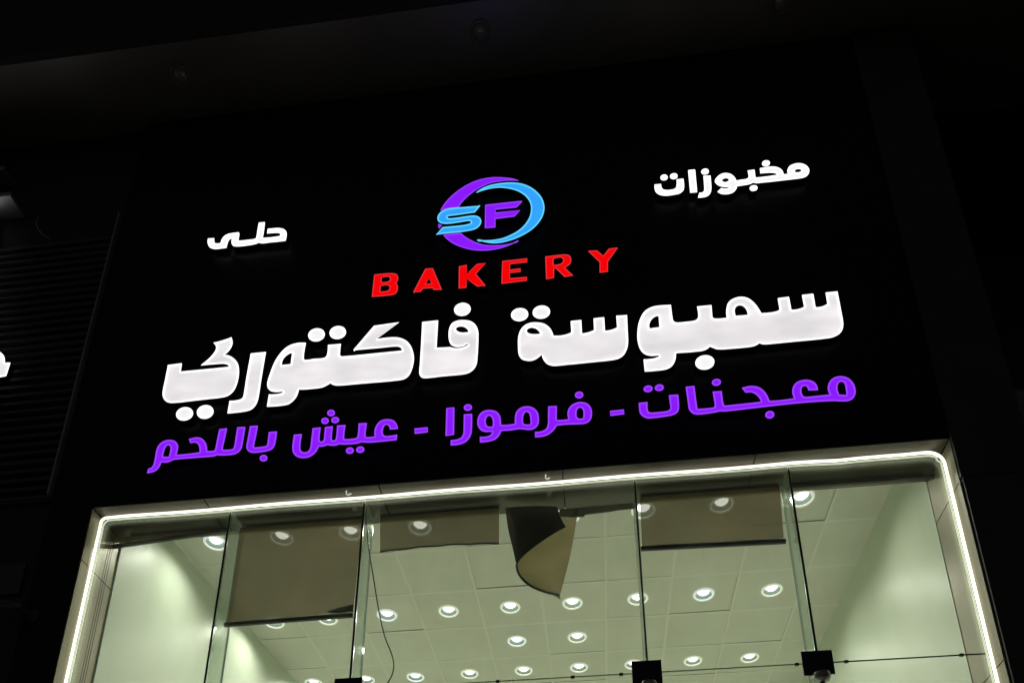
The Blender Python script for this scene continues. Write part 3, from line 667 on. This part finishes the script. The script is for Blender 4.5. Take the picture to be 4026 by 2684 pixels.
# ------------------------------------------------------------------ the neighbour's sign, its ribbed panel and fittings
nb = thing('ribbed_panel', 'dark horizontally ribbed sign panel of the shop next door, at the left', 'sign panel', (-6, FY, 0))
zb = at(100, 1975, FY).z-EYE; ztp = at(0, 880, FY).z-EYE
box('backing', (-9.0, FY+.06, zb), (NX-.002, FY+.10, SOF-.01), M['dark'], nb)
bm = bmesh.new(); pitch = .0865; z = at(0, 968, FY).z; k = 0
while z > zb+EYE+.05:
    yb, yf = FY+.058, FY+.012
    a = [(-9.0, yb, z), (-9.0, yf, z-.012), (-9.0, yf, z-.042), (-9.0, yb, z-.056)]
    A = [bm.verts.new(p) for p in a]; B = [bm.verts.new((NX-.03, p[1], p[2])) for p in a]
    for q in range(3): bm.faces.new((A[q], A[q+1], B[q+1], B[q]))
    bm.faces.new(A); bm.faces.new(B[::-1]); z -= pitch
link('ribs', tomesh(bm, 'ribs'), M['rib'], nb)
box('edge_trim', (NX-.016, FY-.035, zb+.03), (NX-.002, FY+.05, at(480, 850, FY).z-EYE), M['lite'], nb, .002)
box('edge_trim', (-9.0, FY-.004, zb), (NX-.016, FY+.05, zb+.014), M['rib'], nb, .002)
z1 = at(0, 840, FY).z-EYE
box('ledge', (-9.0, FY-.13, z1), (-4.85, FY+.055, z1+.05), M['lite'], nb, .004)
z2 = at(0, 715, FY).z-EYE
box('ledge', (-9.0, FY-.09, z2), (-5.05, FY+.055, z2+.05), M['lite'], nb, .004)
nl = O('n: 0,430 60,470 130,540 175,640 190,760 196,862c 300,842 402,845c 320,1100 238,1352c 0,1395 -2600,1650c -2500,1380c -520,1160 -430,980 -400,700 -300,520 -150,432', FY-.02)
e = centre([nl]); e.y = FY
nt_ = thing('neighbour_sign', 'end of a white lit letter on the ribbed panel, cut by the left edge', 'sign', e); letter('letter', [nl], WH, nt_, lip=.0062, Y=FY-.02)
for o in ('n: -1250,1100c -1250,-4900c -300,-5000c -300,950c', 'n: -6200,2000c -6200,-3600c -4700,-3800c -4700,1850c'):  # unseen tall strokes, added as a light source for ledge and ribs
    letter('letter', [O(o, FY-.02)], WH, nt_, lip=.0062, Y=FY-.02)  # no real letters; unseen strokes added for their light
p = [(158, 848), (146, 862), (142, 878), (150, 900), (170, 925), (195, 938)]
tag(tube('loose_wire', [at(x, y, FY-.03) for x, y in p], .004, M['lite'], None, 8), 'short loose grey wire hanging under the ledge of the neighbouring panel', 'wire')
# neighbour's pier with a small fixture low on the left
nw = thing('neighbour_building', 'dark front of the shop next door, left of the black panel', 'building', (-6, FY, 0))
box('wall', (-9.0, FY+.02, -EYE), (NX-.002, FY+.12, zb-.004), M['dark'], nw)
a, b = at(-60, 2222, FY), at(72, 2330, FY)
box('plate', (a.x, FY-.001, b.z-EYE), (b.x, FY+.018, a.z-EYE), M['rib'], nw, .004)
c = at(45, 2385, FY-.08)
fx = thing('wall_camera', 'small dim grey camera fixed low on the dark wall at the left', 'camera', (c.x, FY, c.z))
tube('arm', [(c.x+.10, FY+.02, c.z-.02), (c.x+.07, FY-.05, c.z-.01), (c.x+.03, FY-.08, c.z)], .012, M['rib'], fx, 10)
tube('body', [(c.x+.06, FY-.06, c.z+.012), (c.x-.03, FY-.12, c.z-.004), (c.x-.08, FY-.15, c.z-.014)], .030, M['rib'], fx, 16)
tube('base', [(c.x+.10, FY+.019, c.z-.02), (c.x+.10, FY-.004, c.z-.02)], .045, M['rib'], fx, 20)
rb = thing('setback_building', 'unlit dark wall set back beyond the right pilaster', 'building', (5, 6, 0))
box('wall', (PX+.01, 6.0, -EYE), (14, 6.3, SOF+1.5), M['dark'], rb)

# ------------------------------------------------------------------ ground
def sheet_g(name, x0, x1, y0, y1, z, m, lab=None):
    bm = bmesh.new(); bm.faces.new([bm.verts.new(q) for q in ((x0, y0, z), (x1, y0, z), (x1, y1, z), (x0, y1, z))])
    o = link(name, tomesh(bm, name), m); tag(o, kind='structure'); return o
sheet_g('ground', -150, 150, -150, 150, -.16, M['ground'])
bm = bmesh.new(); addbox(bm, (-40, -2.0, -.159), (40, 4.2, -.004)); tag(link('pavement', tomesh(bm, 'pavement'), M['paving']), kind='structure')
